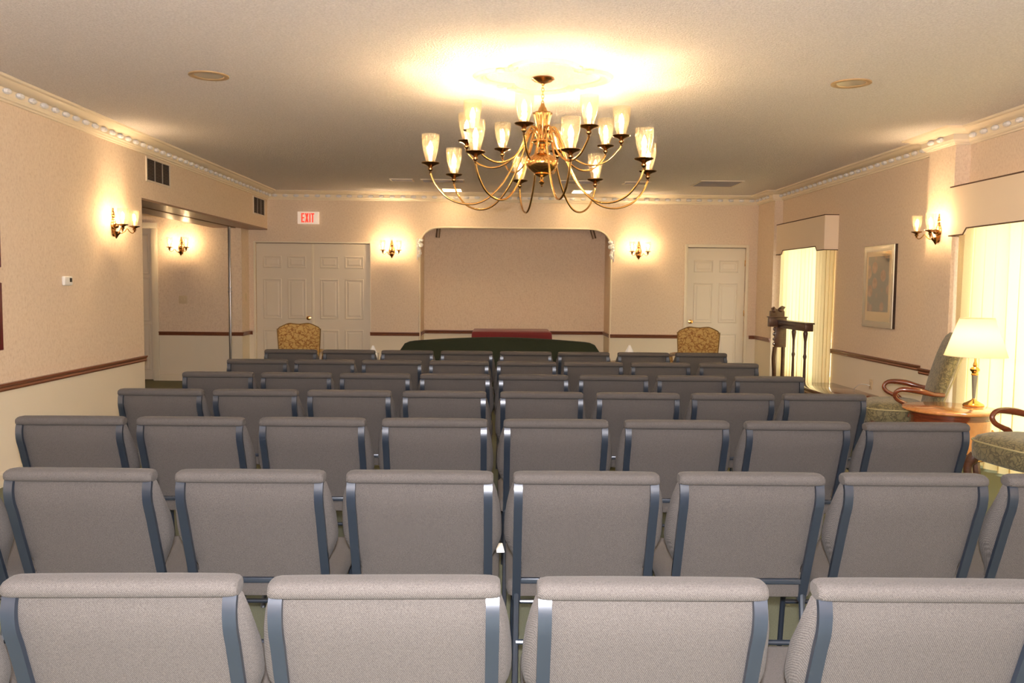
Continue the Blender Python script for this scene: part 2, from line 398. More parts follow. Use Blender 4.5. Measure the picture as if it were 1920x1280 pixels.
# carved plaster corbels at the shoulders of the arch
for sx, x0, w in ((1, NL, 'left'), (-1, NR, 'right')):
    b = MB()
    for k in range(7):
        z = 1.86 + k*.038; b.sphere((x0 - sx*.012 + sx*.018*math.sin(k*1.3), YB-.012, z), .026, (1, .7, 1.1), 10)
    b.box((x0-sx*.045, YB-.014, 1.80), (x0-sx*.03, YB, 2.12), .003); b.sphere((x0+sx*.02, YB-.02, 2.02), .035, (1,.7,1), 10); b.sphere((x0+sx*.03, YB-.02, 2.09), .025, (1,.7,1), 10)
    tag(b.obj('corbel', M['bead']), 'white carved plaster corbel on the %s shoulder of the arch' % w, 'corbel', 'corbels of the arched niche')

# ------------------------------------------------------------------ doors
def panel_door(name, x0, x1, z1, y, label, knob_side, hinge_side=None, panels=None, knob=True, xs=None):
    t = empty(name, ((x0+x1)/2, y, 0)); struct(t, label, 'door'); cx = (x0+x1)/2; w = x1-x0
    q = MB(); q.box((-w/2, 0, .01), (w/2, .04, z1)); q.obj('slab', M['door'], t, 0)
    xs = xs or [(-w/2+.10, -.045), (.045, w/2-.10)]
    for (a, c) in xs:
        for (z0, zz) in ((.22, .74), (.90, 1.50), (1.66, 1.84)):
            k = MB()
            rg = []
            for (ins, dy) in ((0, 0), (.006, -.009), (.016, -.011), (.022, -.002), (.04, -.002), (.055, -.008)):
                rg.append([(a+ins, dy, z0+ins), (c-ins, dy, z0+ins), (c-ins, dy, zz-ins), (a+ins, dy, zz-ins)])
            k.rings(rg); k.obj('raised_panel', M['door'], t, 20)
    if knob:
        kx = knob_side*(w/2-.06)
        q = MB(); mt = Matrix.Translation((kx, 0, .915)) @ Matrix.Rotation(PI/2, 4, 'X')
        q.lathe([(.031, 0), (.031, .006), (.012, .01), (.010, .03), (.022, .036), (.030, .05), (.026, .064), (.001, .07)], mtx=mt, seg=16); q.obj('knob', M['brass'], t)
    if hinge_side:
        for z in (.25, 1.05, 1.80):
            q = MB(); q.box((hinge_side*(w/2+.002)-.008, -.012, z-.045), (hinge_side*(w/2+.002)+.008, .002, z+.045), .003); q.obj('hinge', M['brass'], t)
    return t
xm = -2.775
panel_door('door_1', D1[0]+.004, xm-.002, D1[2]-.01, YB+.03, 'left leaf of the cream six-panel double door', 1)
panel_door('door_2', xm+.002, D1[1]-.004, D1[2]-.01, YB+.045, 'right leaf of the cream six-panel double door', -1, knob=False)
panel_door('door_3', D2[0]+.004, D2[1]-.004, D2[2]-.01, YB+.02, 'cream six-panel door on the right of the far wall', -1, 1)
q = MB(); q.box((xm-.022, YB+.018, .01), (xm+.018, YB+.03, D1[2]-.01), .004); struct(q.obj('trim_14', M['cream']), 'cream astragal strip where the double doors meet', 'trim')
def casing(n, x0, x1, z, y, label, w=.07, t=.02):
    q = MB(); q.box((x0-w, y-t, 0), (x0, y, z+w), .005); q.box((x1, y-t, 0), (x1+w, y, z+w), .005); q.box((x0, y-t, z), (x1, y, z+w), .005)
    struct(q.obj(n, M['cream']), label, 'trim')
casing('trim_15', D2[0], D2[1], D2[2], YB, 'cream casing around the right door', .045)
q = MB(); q.box((D1[0]-.028, YB-.012, 0), (D1[0], YB, D1[2]+.022), .003); q.box((D1[0], YB-.012, D1[2]), (D1[1], YB, D1[2]+.022), .003); q.box((D1[1]-.003, YB-.004, 0), (D1[1]+.008, YB, D1[2]+.022))
struct(q.obj('trim_16', M['cream']), 'thin cream casing around the double door', 'trim')
# alcove door with casing
q = MB(); q.box((XA0-.09, YA-.02, 0), (XA0, YA, 2.2), .005); q.box((-5.9, YA-.02, 2.2), (XA0, YA, 2.28), .005); struct(q.obj('trim_17', M['cream']), 'cream casing of the alcove doorway', 'trim')
t = empty('door_4', (-5.46, YA+.04, 0)); struct(t, 'cream door in the alcove partly hidden by the left wall', 'door')
q = MB(); q.box((-.44, 0, .01), (.44, .04, 2.2)); q.obj('slab', M['door'], t, 0)
for z0, z1 in ((.15, .82), (.86, 1.50), (1.54, 2.12)):
    q = MB(); q.rings([[(-.40+i, d, z0+i), (.40-i, d, z0+i), (.40-i, d, z1-i), (-.40+i, d, z1-i)] for i, d in ((0, 0), (.01, -.01), (.03, -.003), (.06, -.009))]); q.obj('raised_panel', M['door'], t, 20)

# partition track jamb post
q = MB(); q.box((-3.83, 11.98, .0), (-3.80, 12.02, ZH-.03), .004); q.tube([(-3.815, 12.0, ZH-.05), (-3.815, 12.0, ZH)], .02, 10)
for z in (1.35, 1.30): q.box((-3.838, 11.972, z), (-3.792, 12.028, z+.015), .002)
tag(q.obj('partition_post', M['metal']), 'thin steel folding-partition post standing in the left opening', 'post')

# ------------------------------------------------------------------ windows
def window(n, W, label):
    y0, y1, z0, z1 = W
    t = empty(n, (XR+.12, (y0+y1)/2, z0)); struct(t, label, 'window'); h = z1-z0; w = y1-y0
    q = MB(); f = .05
    q.box((-.03, -w/2, 0), (.03, -w/2+f, h)); q.box((-.03, w/2-f, 0), (.03, w/2, h)); q.box((-.03, -w/2+f, 0), (.03, w/2-f, f)); q.box((-.03, -w/2+f, h-f), (.03, w/2-f, h)); q.box((-.02, -.02, f), (.02, .02, h-f))
    q.obj('window_frame', M['cream'], t, 0)
    q = MB(); q.box((-.003, -w/2+f, f), (.003, -.02, h-f)); q.box((-.003, .02, f), (.003, w/2-f, h-f)); q.obj('pane', M['pane'], t, 0)
window('window_1', W1, 'tall window behind the far curtain on the right wall')
window('window_2', W2, 'wide window behind the near curtain on the right wall')
def curtain(y0, y1, z0, z1, xc, amp, wl, m, name, label, taper=0.0, seedk=0):
    q = MB(); ny = int((y1-y0)/wl*20); nz = 14; rings = []
    rnd = random.Random(seedk); ph = [rnd.uniform(-.5, .5) for _ in range(60)]
    for k in range(nz+1):
        tz = k/nz; z = z1+(z0-z1)*tz; r = []
        for i in range(ny+1):
            ty = i/ny; y = y0+(y1-y0)*ty
            c = (y-y0)/wl; pi_ = ph[int(c) % 60]
            wob = math.sin(2*PI*c + pi_*.8*math.sin(2*PI*c*.37))
            a = amp*(.55+.45*tz)*(1+.35*ph[(int(c)+7) % 60])
            yy = y + taper*tz*(1-ty) + .006*math.sin(3*tz+c) + wl*.13*(.6+.4*tz)*math.sin(4*PI*c+pi_)
            r.append((xc + a*math.copysign(abs(wob)**.75, wob), yy, z))
        rings.append(r)
    q.rings(rings, closed_ring=False, cap=False)
    o = q.obj(name, m, smooth=80); return tag(o, label, 'curtain')
curtain(10.28, 11.55, .02, 2.1, 3.90, .036, .13, M['curtain'], 'curtain', 'pleated cream curtain glowing with daylight, behind the carved desk', seedk=1)
q = MB(); rings = []
for k in range(15):
    tz = k/14; z = 2.1-2.08*tz; r = []
    for i in range(41):
        u = i/40
        if u < .6: x, y = 3.878+.018*math.sin(u*38)*(.6+.4*tz), 10.26-(.33-.0*tz)*u/.6
        else: v_ = (u-.6)/.4; x, y = 3.878+.11*v_, 9.93 + .012*math.sin(v_*14)
        y += .05*tz*(u-.0)
        r.append((x, y, z))
    rings.append(r)
q.rings(rings, closed_ring=False, cap=False)
tag(q.obj('curtain', M['drape'], smooth=80), 'narrow gathered heavier drape at the near side of the far window', 'curtain')
curtain(4.0, 6.98, .02, 2.1, 3.905, .042, .16, M['curtain'], 'curtain', 'wide pleated cream curtain glowing brightly behind the table lamp', seedk=3)
curtain(7.02, 7.13, .02, 2.1, 3.905, .015, .08, M['drape'], 'curtain', 'narrow gathered heavier drape beside the near right pilaster', seedk=5)
def valance(y0, y1, label, xf=3.83):
    t = empty('valance', (xf, (y0+y1)/2, 1.89)); tag(t, label, 'valance', 'upholstered window valances')
    w = y1-y0; h0, zt, st, up = 0, .41, .22, .05
    pts = [(-w/2, 0), (-w/2+st, 0), (-w/2+st+.05, up), (w/2-st-.05, up), (w/2-st, 0), (w/2, 0), (w/2, zt), (-w/2, zt)]
    q = MB(); d = XR-xf-.002
    # front board as strips between bottom profile and top
    bp = pts[:6]
    for (a, za), (c, zc) in zip(bp, bp[1:]):
        q.prism([(a, za), (c, zc), (c, zt), (a, zt)], 'x', 0, .02)
    q.box((.02, -w/2, 0), (d, -w/2+.02, zt)); q.box((.02, w/2-.02, 0), (d, w/2, zt)); q.box((.02, -w/2+.02, zt-.02), (d, w/2-.02, zt))
    q.obj('cornice_board', M['valance'], t, 0)
    q = MB()
    q.tube([(-.001, p[0], p[1]) for p in bp], .006, 6); q.tube([(-.001, -w/2, zt), (-.001, w/2, zt)], .006, 6)
    for yy in (-w/2, w/2):
        q.tube([(0, yy, 0), (d, yy, 0)], .005, 6); q.tube([(0, yy, zt), (d, yy, zt)], .005, 6)
    q.obj('braid', M['braid'], t)
valance(9.89, 11.6, 'cream upholstered valance over the far right window')
valance(3.7, 7.14, 'cream upholstered valance over the near right window')
# outside ground seen only as daylight
b = MB(); b.box((XR+.6, -6, -.6), (40, 30, -.5)); struct(b.obj('floor_outside', M['outside'], smooth=0), 'lawn outside the windows', 'ground')

# ------------------------------------------------------------------ stacking chairs
def by(z):   # rear plane of the back frame at height z
    if z > .78: return .002
    if z > .745: return .002 + (.78-z)*.18
    return .0083 + (.745-z)*.37
def make_chair():
    t = empty('stacking_chair')
    # back pad
    q = MB(); rings = []
    lv = [(.842,.196),(.838,.206),(.828,.219),(.81,.231),(.78,.241),(.74,.249),(.70,.2535),(.66,.2555),(.63,.2555),(.608,.252),(.575,.239),(.545,.224),(.515,.209),(.49,.201),(.475,.199)]
    for z, w in lv:
        y0 = by(z); r = []
        rear = y0+.016; front = y0+.080-.024*min(1, max(0, (z-.70)/.10)); wing = y0+.050-.014*min(1, max(0, (z-.72)/.09))
        half = [(w-.0, wing+.002), (w-.005, wing-.012), (w-.016, wing-.024), (.196, rear+.001), (.150, rear-.001), (.08, rear-.002)]
        halff = [(.08, front+.006), (.15, front+.004), (w-.03, front), (w-.010, front-.006), (w-.002, front-.016)]
        right = half; leftpts = [(-x, y) for x, y in reversed(half)]
        fl = [(-x, y) for x, y in reversed(halff)]; frp = halff
        loop = [(x, y) for x, y in right] + leftpts + fl + frp
        rings.append([(x, y, z) for x, y in loop])
    q.rings(rings)
    # top roll
    rr = []
    for x, k in ((-.229,.45),(-.2275,.74),(-.221,.90),(-.208,.98),(-.18,1.0),(-.1,1.02),(0,1.02),(.1,1.02),(.18,1.0),(.208,.98),(.221,.90),(.2275,.74),(.229,.45)):
        cy, cz = .029, .830-.010*(1-k); r = []
        for i in range(16):
            a = 2*PI*i/16; ca, sa = math.cos(a), math.sin(a)
            r.append((x, cy + k*.034*math.copysign(abs(ca)**.7, ca), cz + k*.0195*math.copysign(abs(sa)**.75, sa)))
        rr.append(r)
    q.rings(rr)
    q.obj('backrest', M['fabric'], t, 40)
    # uprights
    prof = [(.024, .823), (.0155, .812), (.0115, .800), (.0093, .787), (.0090, .774), (.0108, .758), (.0150, .742)] + [(by(z)+.008, z) for z in (.71,.6,.5,.44,.40)]
    for sx in (-1, 1):
        q = MB(); q.bar([(sx*.213, y, z) for y, z in prof], .027, .016)
        q.obj('upright', M['frame'], t, 50)
        q = MB(); q.tube([(sx*.213, by(.42)+.008, .42), (sx*.214, .125, .33), (sx*.217, .06, .15), (sx*.22, .01, .01)], .0105, 8); q.obj('leg', M['frame'], t)
        q = MB(); q.tube([(sx*.213, by(.42)+.01, .40), (sx*.213, .30, .405), (sx*.213, .50, .41), (sx*.213, .545, .395), (sx*.214, .565, .35), (sx*.216, .60, .01)], .0105, 8); q.obj('leg', M['frame'], t)
    q = MB(); q.box((-.20, by(.468)-.001, .46), (.20, by(.468)+.015, .478), .003); q.obj('crossbar', M['frame'], t)
    q = MB(); q.tube([(-.214, .10, .27), (.214, .10, .27)], .009, 8); q.obj('stretcher', M['frame'], t)
    q = MB(); q.tube([(-.216, .585, .22), (.216, .585, .22)], .009, 8); q.obj('stretcher', M['frame'], t)
    # seat
    q = MB(); rings = []
    for z, ins in ((.408,.02),(.412,.006),(.43,0),(.455,.002),(.470,.016),(.476,.05),(.478,.12)):
        r = []; x1 = .247-ins; y0 = .128+ins*.6; y1 = .60-ins; c = .05
        for (cx, cy, a0) in ((x1-c, y1-c, 0), (-x1+c, y1-c, 90), (-x1+c*.5, y0+c*.5, 180), (x1-c*.5, y0+c*.5, 270)):
            cc = c if a0 < 180 else c*.5
            for k in range(5):
                a = R(a0+k*22.5); r.append((cx+cc*math.cos(a), cy+cc*math.sin(a), z))
        rings.append(r)
    q.rings(rings); q.obj('seat', M['fabric'], t, 50)
    return t
ROWX = [[-1.265,-.737,-.219,.310,.865],
 [-1.815,-1.294,-.765,-.240,.280,.800,1.320,1.840],
 [-1.822,-1.325,-.802,-.272,.256,.784,1.312,1.836],
 [-1.812,-1.322,-.812,-.292,.242,.772,1.296,1.805],
 [-1.818,-1.312,-.802,-.280,.234,.760,1.278,1.785],
 [-1.828,-1.326,-.815,-.300,.220,.735,1.255,1.782],
 [-1.812,-1.317,-.803,-.277,.246,.761,1.292,1.810]]
ROWY = [1.605, 2.57, 3.605, 4.56, 5.46, 6.42, 7.40]
ords = ['leftmost', 'second from left', 'third from left', 'fourth from left', 'fifth from left', 'sixth from left', 'seventh from left', 'rightmost']
rown = ['in the row nearest the camera', 'in the second row from the camera', 'in the third row from the camera', 'in the middle of the seven rows', 'in the fifth row from the camera', 'in the second row from the sofa', 'in the front row nearest the sofa']
for xs in ROWX:
    for i in range(len(xs)//2, 0, -1): xs[i-1] = min(xs[i-1], xs[i]-.513)
    for i in range(len(xs)//2, len(xs)-1): xs[i+1] = max(xs[i+1], xs[i]+.513)
proto = make_chair(); first = True
for ri, (xs, Y) in enumerate(zip(ROWX, ROWY)):
    for ci, x in enumerate(xs):
        c = proto if first else copy_tree(proto)
        first = False
        nm = ords[ci] if not (ri == 0 and ci == 4) else 'rightmost'
        c.location = (x, Y + .012*abs(ci-3.5)/3.5*math.sin(ri*2.1+ci), 0); c.rotation_euler.z = R(random.uniform(-.6, .6) + (0 if ri else (1.2, 1.6, 1, .3, -.6)[ci]))
        tag(c, 'grey stacking chair with blue frame, %s %s' % (nm, rown[ri]), 'chair', 'stacking chairs in seven rows')

# ------------------------------------------------------------------ chandelier
CX, CY = .278, 5.6
ch = empty('chandelier', (CX, CY, ZC)); tag(ch, 'large two-tier brass chandelier with sixteen lit glass-shaded candle lights on the ceiling', 'chandelier')
def L(n, prof, m='brass', seg=24, par=ch): 
    q = MB(); q.lathe([(r, z-ZC) for r, z in prof], seg=seg); return q.obj(n, M[m], par, 30)
L('canopy', [(.075, 2.787), (.076, 2.78), (.066, 2.775), (.06, 2.768), (.03, 2.757), (.012, 2.75), (.008, 2.74)], 'brass_dark')
q = MB()
for k in range(6):
    z = 2.735-k*.0215-ZC; lp = []
    for i in range(12):
        a = 2*PI*i/12; u, v = .0085*math.cos(a), .0165*math.sin(a)
        lp.append((u, 0, z+v) if k % 2 else (0, u, z+v))
    q.tube(lp, .0025, 6, loop=True, up=(1, .3, .1))
q.obj('chain', M['brass'], ch)
L('top_cone', [(.010, 2.625), (.014, 2.615), (.016, 2.605), (.024, 2.595), (.030, 2.58), (.042, 2.565)])
# fluted vase
q = MB(); rings = []
for r, z in ((.06, 2.565), (.062, 2.558), (.054, 2.54), (.045, 2.50), (.037, 2.46), (.033, 2.425), (.033, 2.39)):
    rings.append([(r*(1+.07*math.cos(8*2*PI*i/48))*math.cos(2*PI*i/48), r*(1+.07*math.cos(8*2*PI*i/48))*math.sin(2*PI*i/48), z-ZC) for i in range(48)])
q.rings(rings); q.obj('vase', M['brass_dark'], ch, 40)
L('collar', [(.033, 2.395), (.05, 2.392), (.066, 2.385), (.068, 2.375), (.055, 2.368), (.05, 2.355), (.03, 2.35), (.018, 2.342), (.024, 2.328), (.018, 2.315), (.014, 2.30)])
L('bowl', [(.03, 2.305), (.05, 2.298), (.075, 2.282), (.098, 2.258), (.106, 2.245), (.108, 2.238), (.104, 2.222), (.09, 2.20), (.065, 2.18), (.045, 2.168)], 'brass')
L('finial', [(.046, 2.170), (.05, 2.164), (.035, 2.155), (.014, 2.145), (.009, 2.13), (.013, 2.12), (.020, 2.112), (.012, 2.102), (.005, 2.095), (.007, 2.088), (.001, 2.082)])
def smooth_path(ctrl, n=8):
    P = [Vector(p) for p in ctrl]; P = [P[0]*2-P[1]] + P + [P[-1]*2-P[-2]]; out = []
    for i in range(1, len(P)-2):
        for k in range(n):
            t = k/n; a, b_, c, d = P[i-1], P[i], P[i+1], P[i+2]
            out.append(.5*((2*b_)+(-a+c)*t+(2*a-5*b_+4*c-d)*t*t+(-a+3*b_-3*c+d)*t**3))
    out.append(P[-2]); return out
def shade_prof(s=1):
    o = [(.024,.0),(.030,.012),(.040,.045),(.050,.085),(.056,.12),(.0575,.150),(.0565,.178)]
    return [(r*s, z*s) for r, z in o]
def make_light(par, pos, s=1, lamp=True, power=0, shade_m='shade_glass', name='candle_light'):
    # bobeche disc, candle sleeve, bulb and glass shade on one socket
    x, y, z = pos
    e = MB(); e.lathe([(.004, -.062*s), (.009, -.056*s), (.006, -.048*s), (.016, -.036*s), (.017, -.028*s), (.010, -.022*s), (.020, -.012*s), (.035*s, -.006*s), (.054*s, 0), (.060*s, .006*s), (.058*s, .009*s), (.03*s, .004*s), (.026*s, .012*s), (.022*s, .014*s)], c=pos, seg=20)
    o = e.obj('candle_cup', M['brass_dark'], par, 30)
    q = MB(); q.lathe([(.0115*s, .008*s), (.0115*s, .075*s)], c=pos, seg=12); q.obj('candle_sleeve', M['candle'], o)
    q = MB(); q.lathe([(.010*s, .075*s), (.015*s, .088*s), (.0165*s, .10*s), (.013*s, .118*s), (.007*s, .134*s), (.001, .146*s)], c=pos, seg=12); q.obj('bulb', M['bulb'], o, 60)
    q = MB(); pr = shade_prof(s); q.lathe([(r, zz+.01*s) for r, zz in pr] + [(r-.0022, zz+.01*s) for r, zz in reversed(pr)], c=pos, seg=24, cap=False); q.obj('glass_shade', M[shade_m], o, 60)
    return o
CHP = 60
chl = []
for tier, (n, off, Rr, zc) in enumerate(((8, 10, .735, 2.205), (8, 30, .52, 2.392))):
    for k in range(n):
        a = R(off+k*45); d = Vector((math.cos(a), math.sin(a), 0))
        if tier == 0:
            c2 = [(.035, 2.40), (.052, 2.437), (.085, 2.445), (.115, 2.405), (.17, 2.27), (.26, 2.10), (.38, 1.985), (.50, 1.955), (.62, 1.99), (.70, 2.07), (.735, zc-.06)]
        else:
            c2 = [(.035, 2.42), (.050, 2.460), (.080, 2.468), (.107, 2.43), (.15, 2.33), (.23, 2.25), (.33, 2.215), (.43, 2.24), (.495, 2.30), (.52, zc-.06)]
        pts = smooth_path([(d.x*r, d.y*r, z-ZC) for r, z in c2], 5)
        q = MB(); q.tube(pts, .0068, 8); arm = q.obj('arm', M['brass'], ch, 60)
        p = (d.x*Rr, d.y*Rr, zc-ZC)
        make_light(ch, p)
        point_light('bulb_light', (p[0], p[1], p[2]+.10), CHP, (1, .69, .39), .018, ch)

# ceiling medallion: quatrefoil plaster ring
def med(r0, th):  # outline radius as a function of the angle, lobed
    ph = (th + PI/4) % (PI/2) - PI/4
    return (r0/.45)*(.235*math.cos(ph) + math.sqrt(.225**2 - (.235*math.sin(ph))**2))
q = MB(); rings = []
for r0, dz in ((.365, 0), (.37, -.008), (.385, -.014), (.395, -.010), (.405, -.018), (.42, -.022), (.435, -.018), (.442, -.008), (.45, 0)):
    rings.append([(med(r0, 2*PI*i/96)*math.cos(2*PI*i/96), med(r0, 2*PI*i/96)*math.sin(2*PI*i/96), dz) for i in range(96)])
q.rings(rings, cap=False)
for k in range(4):
    for s_ in (-1, 1):
        th = R(45+k*90)+s_*R(9); r = med(.42, th)
        q.sphere((r*math.cos(th), r*math.sin(th), -.012), .035, (1, 1, .5), 10)
tag(q.obj('ceiling_medallion', simple('medallion_plaster', (.78,.66,.40), .5), loc=(CX, CY-.02, ZC)), 'cream plaster ceiling medallion around the chandelier canopy', 'medallion')

# ceiling can lights (off)
for x, y, w in ((-1.92, 5.66, 'left'), (2.32, 5.62, 'right')):
    t = empty('recessed_light', (x, y, ZC)); tag(t, 'unlit round recessed ceiling light %s of the chandelier' % w, 'ceiling light', 'round recessed ceiling lights')
    q = MB(); q.lathe([(.128, 0), (.128, -.007), (.118, -.010), (.096, -.006), (.092, -.001), (.092, 0)], seg=40); q.obj('trim_ring', simple('can_trim', (.52,.36,.20), .35, .3) if 'can_trim' not in bpy.data.materials else bpy.data.materials['can_trim'], t)
    q = MB(); q.lathe([(.092, -.002), (.07, -.0035), (.03, -.005), (.001, -.006)], seg=32); q.obj('reflector', M['pic_frame'], t)
# lit square ceiling lights near the far wall
for x, w in ((-.68, 'left'), (1.18, 'right')):
    t = empty('square_ceiling_light', (x, 12.14, ZC)); tag(t, 'small lit square ceiling light by the far wall, %s one' % w, 'ceiling light', 'lit square ceiling lights')
    q = MB()
    for a, c in (((-.15,-.2),(.15,-.18)),((-.15,.18),(.15,.2)),((-.15,-.18),(-.13,.18)),((.13,-.18),(.15,.18))): q.box((a[0], a[1], -.012), (c[0], c[1], 0), .002)
    q.obj('frame', M['vent_frame'], t)
    q = MB(); q.box((-.13, -.18, -.006), (.13, .18, -.001)); q.obj('diffuser', emitter('square_light_glow', (1, .70, .36), 16), t, 0)
# ceiling grilles
def grille(x0, x1, y0, y1, label, n=5):
    t = empty('ceiling_grille', ((x0+x1)/2, (y0+y1)/2, ZC)); tag(t, label, 'air vent', 'ceiling air grilles'); w, d = x1-x0, y1-y0
    q = MB(); f = .02
    q.box((-w/2, -d/2, -.01), (w/2, -d/2+f, 0)); q.box((-w/2, d/2-f, -.01), (w/2, d/2, 0)); q.box((-w/2, -d/2+f, -.01), (-w/2+f, d/2-f, 0)); q.box((w/2-f, -d/2+f, -.01), (w/2, d/2-f, 0)); q.obj('grille_frame', M['vent_frame'], t, 0)
    q = MB()
    for k in range(n):
        yy = -d/2+f+(k+.5)*(d-2*f)/n; q.box((-w/2+f, yy-.006, -.012), (w/2-f, yy+.006, -.003), mtx=Matrix.Rotation(.0, 4, 'X'))
    q.obj('louvers', M['vent'], t, 0)
    q = MB(); q.box((-w/2+f, -d/2+f, -.002), (w/2-f, d/2-f, -.0005)); q.obj('duct_shade_sheet', M['duct_shade_paint'], t, 0)  # flat dark sheet painting the shade behind the louvers
grille(-1.42, -1.12, 10.95, 11.2, 'short dark ceiling grille at the far left of the ceiling')
grille(-1.02, -.46, 10.95, 11.25, 'long ceiling grille before the left lit square light', 4)
grille(.78, 1.32, 10.9, 11.2, 'long ceiling grille before the right lit square light', 4)
grille(1.62, 1.96, 10.95, 11.2, 'short ceiling grille seen under the chandelier right arms')
grille(2.56, 3.12, 10.75, 11.35, 'large pale ceiling grille near the far right corner', 8)

# wall vents on the left header
for y0, y1, z0, z1, lab in ((8.32, 8.88, 2.425, 2.632, 'dark three-part wall vent above the left sconce end of the header'), (11.89, 12.42, 2.415, 2.635, 'dark wall vent at the far end of the header near the exit sign')):
    t = empty('wall_vent', (XL, (y0+y1)/2, z0)); tag(t, lab, 'air vent', 'wall vents on the left header'); w, h = y1-y0, z1-z0
    q = MB(); f = .018
    q.box((0, -w/2-f, -f), (.012, w/2+f, 0)); q.box((0, -w/2-f, h), (.012, w/2+f, h+f)); q.box((0, -w/2-f, 0), (.012, -w/2, h)); q.box((0, w/2, 0), (.012, w/2+f, h)); q.obj('vent_frame', M['vent_frame'], t, 0)
    q = MB(); q.box((.001, -w/2, 0), (.003, w/2, h)); q.obj('duct_shade_sheet', M['duct_shade_paint'], t, 0)  # thin dark sheet, vent interior's shade put into its colour
    q = MB()
    for k in range(14): zz = (k+.5)*h/14; q.box((.003, -w/2, zz-.002), (.009, w/2, zz+.002))
    q.obj('louvers', simple('dark_louver', (.10,.075,.065), .5), t, 0)
    q = MB()
    for k in (1, 2): q.box((.004, -w/2+k*w/3-.005, 0), (.013, -w/2+k*w/3+.005, h))
    q.obj('mullion', M['vent'], t, 0)

# ------------------------------------------------------------------ sconces
SP = 54
def make_sconce():
    t = empty('wall_sconce')
    # local: wall is plane y=0, room toward -y
    q = MB()
    rot = Matrix.Rotation(PI/2, 4, 'X')
    for z, r, s_ in ((.115, .018, 1.2), (.09, .026, 1), (.065, .014, 1), (.035, .034, 1), (.0, .046, 1.15), (-.035, .034, 1), (-.07, .028, 1)):
        q.sphere((0, -.008, z), r, (1, .4, s_), 12)
    q.sphere((0, -.006, .145), .009, (1, .6, 1.6), 8)
    q.obj('backplate', M['brass'], t, 50)
    q = MB(); q.lathe([(.001, -.115), (.008, -.105), (.02, -.085), (.034, -.07), (.038, -.058), (.03, -.052), (.012, -.048)], c=(0, -.03, 0), seg=16); q.sphere((0, -.035, .0), .022, (1, 1, 1), 10); q.obj('boss', M['brass_dark'], t, 40)
    for sx in (-1, 1):
        pts = smooth_path([(sx*.01, -.035, -.055), (sx*.03, -.06, -.065), (sx*.05, -.085, -.045), (sx*.062, -.10, -.02), (sx*.075, -.115, -.045), (sx*.098, -.13, -.058), (sx*.115, -.14, -.045), (sx*.118, -.142, -.02)], 4)
        q = MB(); q.tube(pts, .004, 8); q.obj('arm', M['brass'], t, 60)
        make_light(t, (sx*.118, -.142, 0), .78)
        point_light('bulb_light', (sx*.118, -.142, .08), SP, (1, .69, .38), .014, t)
    return t
ws = make_sconce()
spots = [((XL, 7.58, 1.925), PI/2, 'two-arm brass candle sconce on the left wall before the opening'),
 ((-4.58, YA, 1.925), 0, 'two-arm brass candle sconce inside the left alcove'),
 ((-1.594, YB, 1.932), 0, 'two-arm brass candle sconce between the double door and niche'),
 ((2.087, YB, 1.95), 0, 'two-arm brass candle sconce between the niche and the right door'),
 ((P2[0], 7.37, 1.94), -PI/2, 'two-arm brass candle sconce on the right pilaster')]
for i, (loc, rz, lab) in enumerate(spots):
    c = ws if i == 0 else copy_tree(ws)
    c.location = loc; c.rotation_euler.z = rz; tag(c, lab, 'sconce', 'brass wall sconces')

# ------------------------------------------------------------------ exit sign, thermostat, plates
t = empty('exit_sign', (-2.827, YB, 2.31)); tag(t, 'white exit sign with red letters above the double door', 'sign')
q = MB(); q.box((-.157, -.045, 0), (.157, 0, .18), .006); q.obj('housing', M['exit_face'], t)
q = MB(); H0, H1 = .022, .158; yf, yb_ = -.050, -.044; tk = .019
def lb(x0, z0, x1, z1): q.box((x0, yf, z0), (x1, yb_, z1))
x = -.100
lb(x, H0, x+tk, H1); lb(x+tk, H0, x+.047, H0+tk); lb(x+tk, H1-tk, x+.047, H1); lb(x+tk, .081, x+.042, .099)
x = -.045
q.prism([(x, H0), (x+.021, H0), (x+.054, H1), (x+.033, H1)], 'y', yf, yb_); q.prism([(x+.033, H0), (x+.054, H0), (x+.021, H1), (x, H1)], 'y', yf-.0006, yb_-.0006)
lb(.018, H0, .018+tk, H1)
lb(.058, H0, .058+tk, H1); lb(.044, H1-tk, .092, H1)
q.obj('lettering', M['red'], t, 0)
t = empty('thermostat', (XL, 6.74, 1.395)); tag(t, 'small white thermostat with dark screen on the left wall', 'thermostat')
q = MB(); q.box((0, -.065, 0), (.028, .065, .075), .012, seg=3); q.obj('body', M['white'], t)
q = MB(); q.box((.027, .012, .028), (.0295, .048, .060)); q.obj('screen', M['black'], t, 0)
def plate(loc, rz, label, w=.075, n=1, kind='switch_plate', cat='light switch'):
    t = empty(kind, loc, rz); tag(t, label, cat)
    q = MB(); q.box((-w/2, -.006, -.057), (w/2, 0, .057), .003); q.obj('plate', M['plate'], t)
    for k in range(n):
        q = MB()
        if kind == 'switch_plate': q.box((-.005+(k-(n-1)/2)*.045, -.014, -.012), (.005+(k-(n-1)/2)*.045, -.005, .012), .002)
        else: q.box((-.015, -.009, -.034+k*.04), (.015, -.005, -.006+k*.04), .003)
        q.obj('toggle' if kind == 'switch_plate' else 'socket', M['plate'], t)
plate((-4.57, YA, 1.18), 0, 'double light switch under the alcove sconce', .12, 2)
plate((XA1, 12.43, 1.22), PI/2, 'small light switch on the alcove corner by the double door')
plate((XR, 8.88, .415), -PI/2, 'almond wall outlet below the framed picture', .075, 2, 'wall_outlet', 'outlet')
q = MB(); q.tube(smooth_path([(3.985, 8.88, .40), (3.95, 8.9, .41), (3.93, 9.0, .40), (3.92, 9.10, .35), (3.93, 9.15, .325)], 5), .004, 6)
tag(q.obj('power_cord', M['white']), 'thin pale cord from the outlet to the low bench', 'cord')

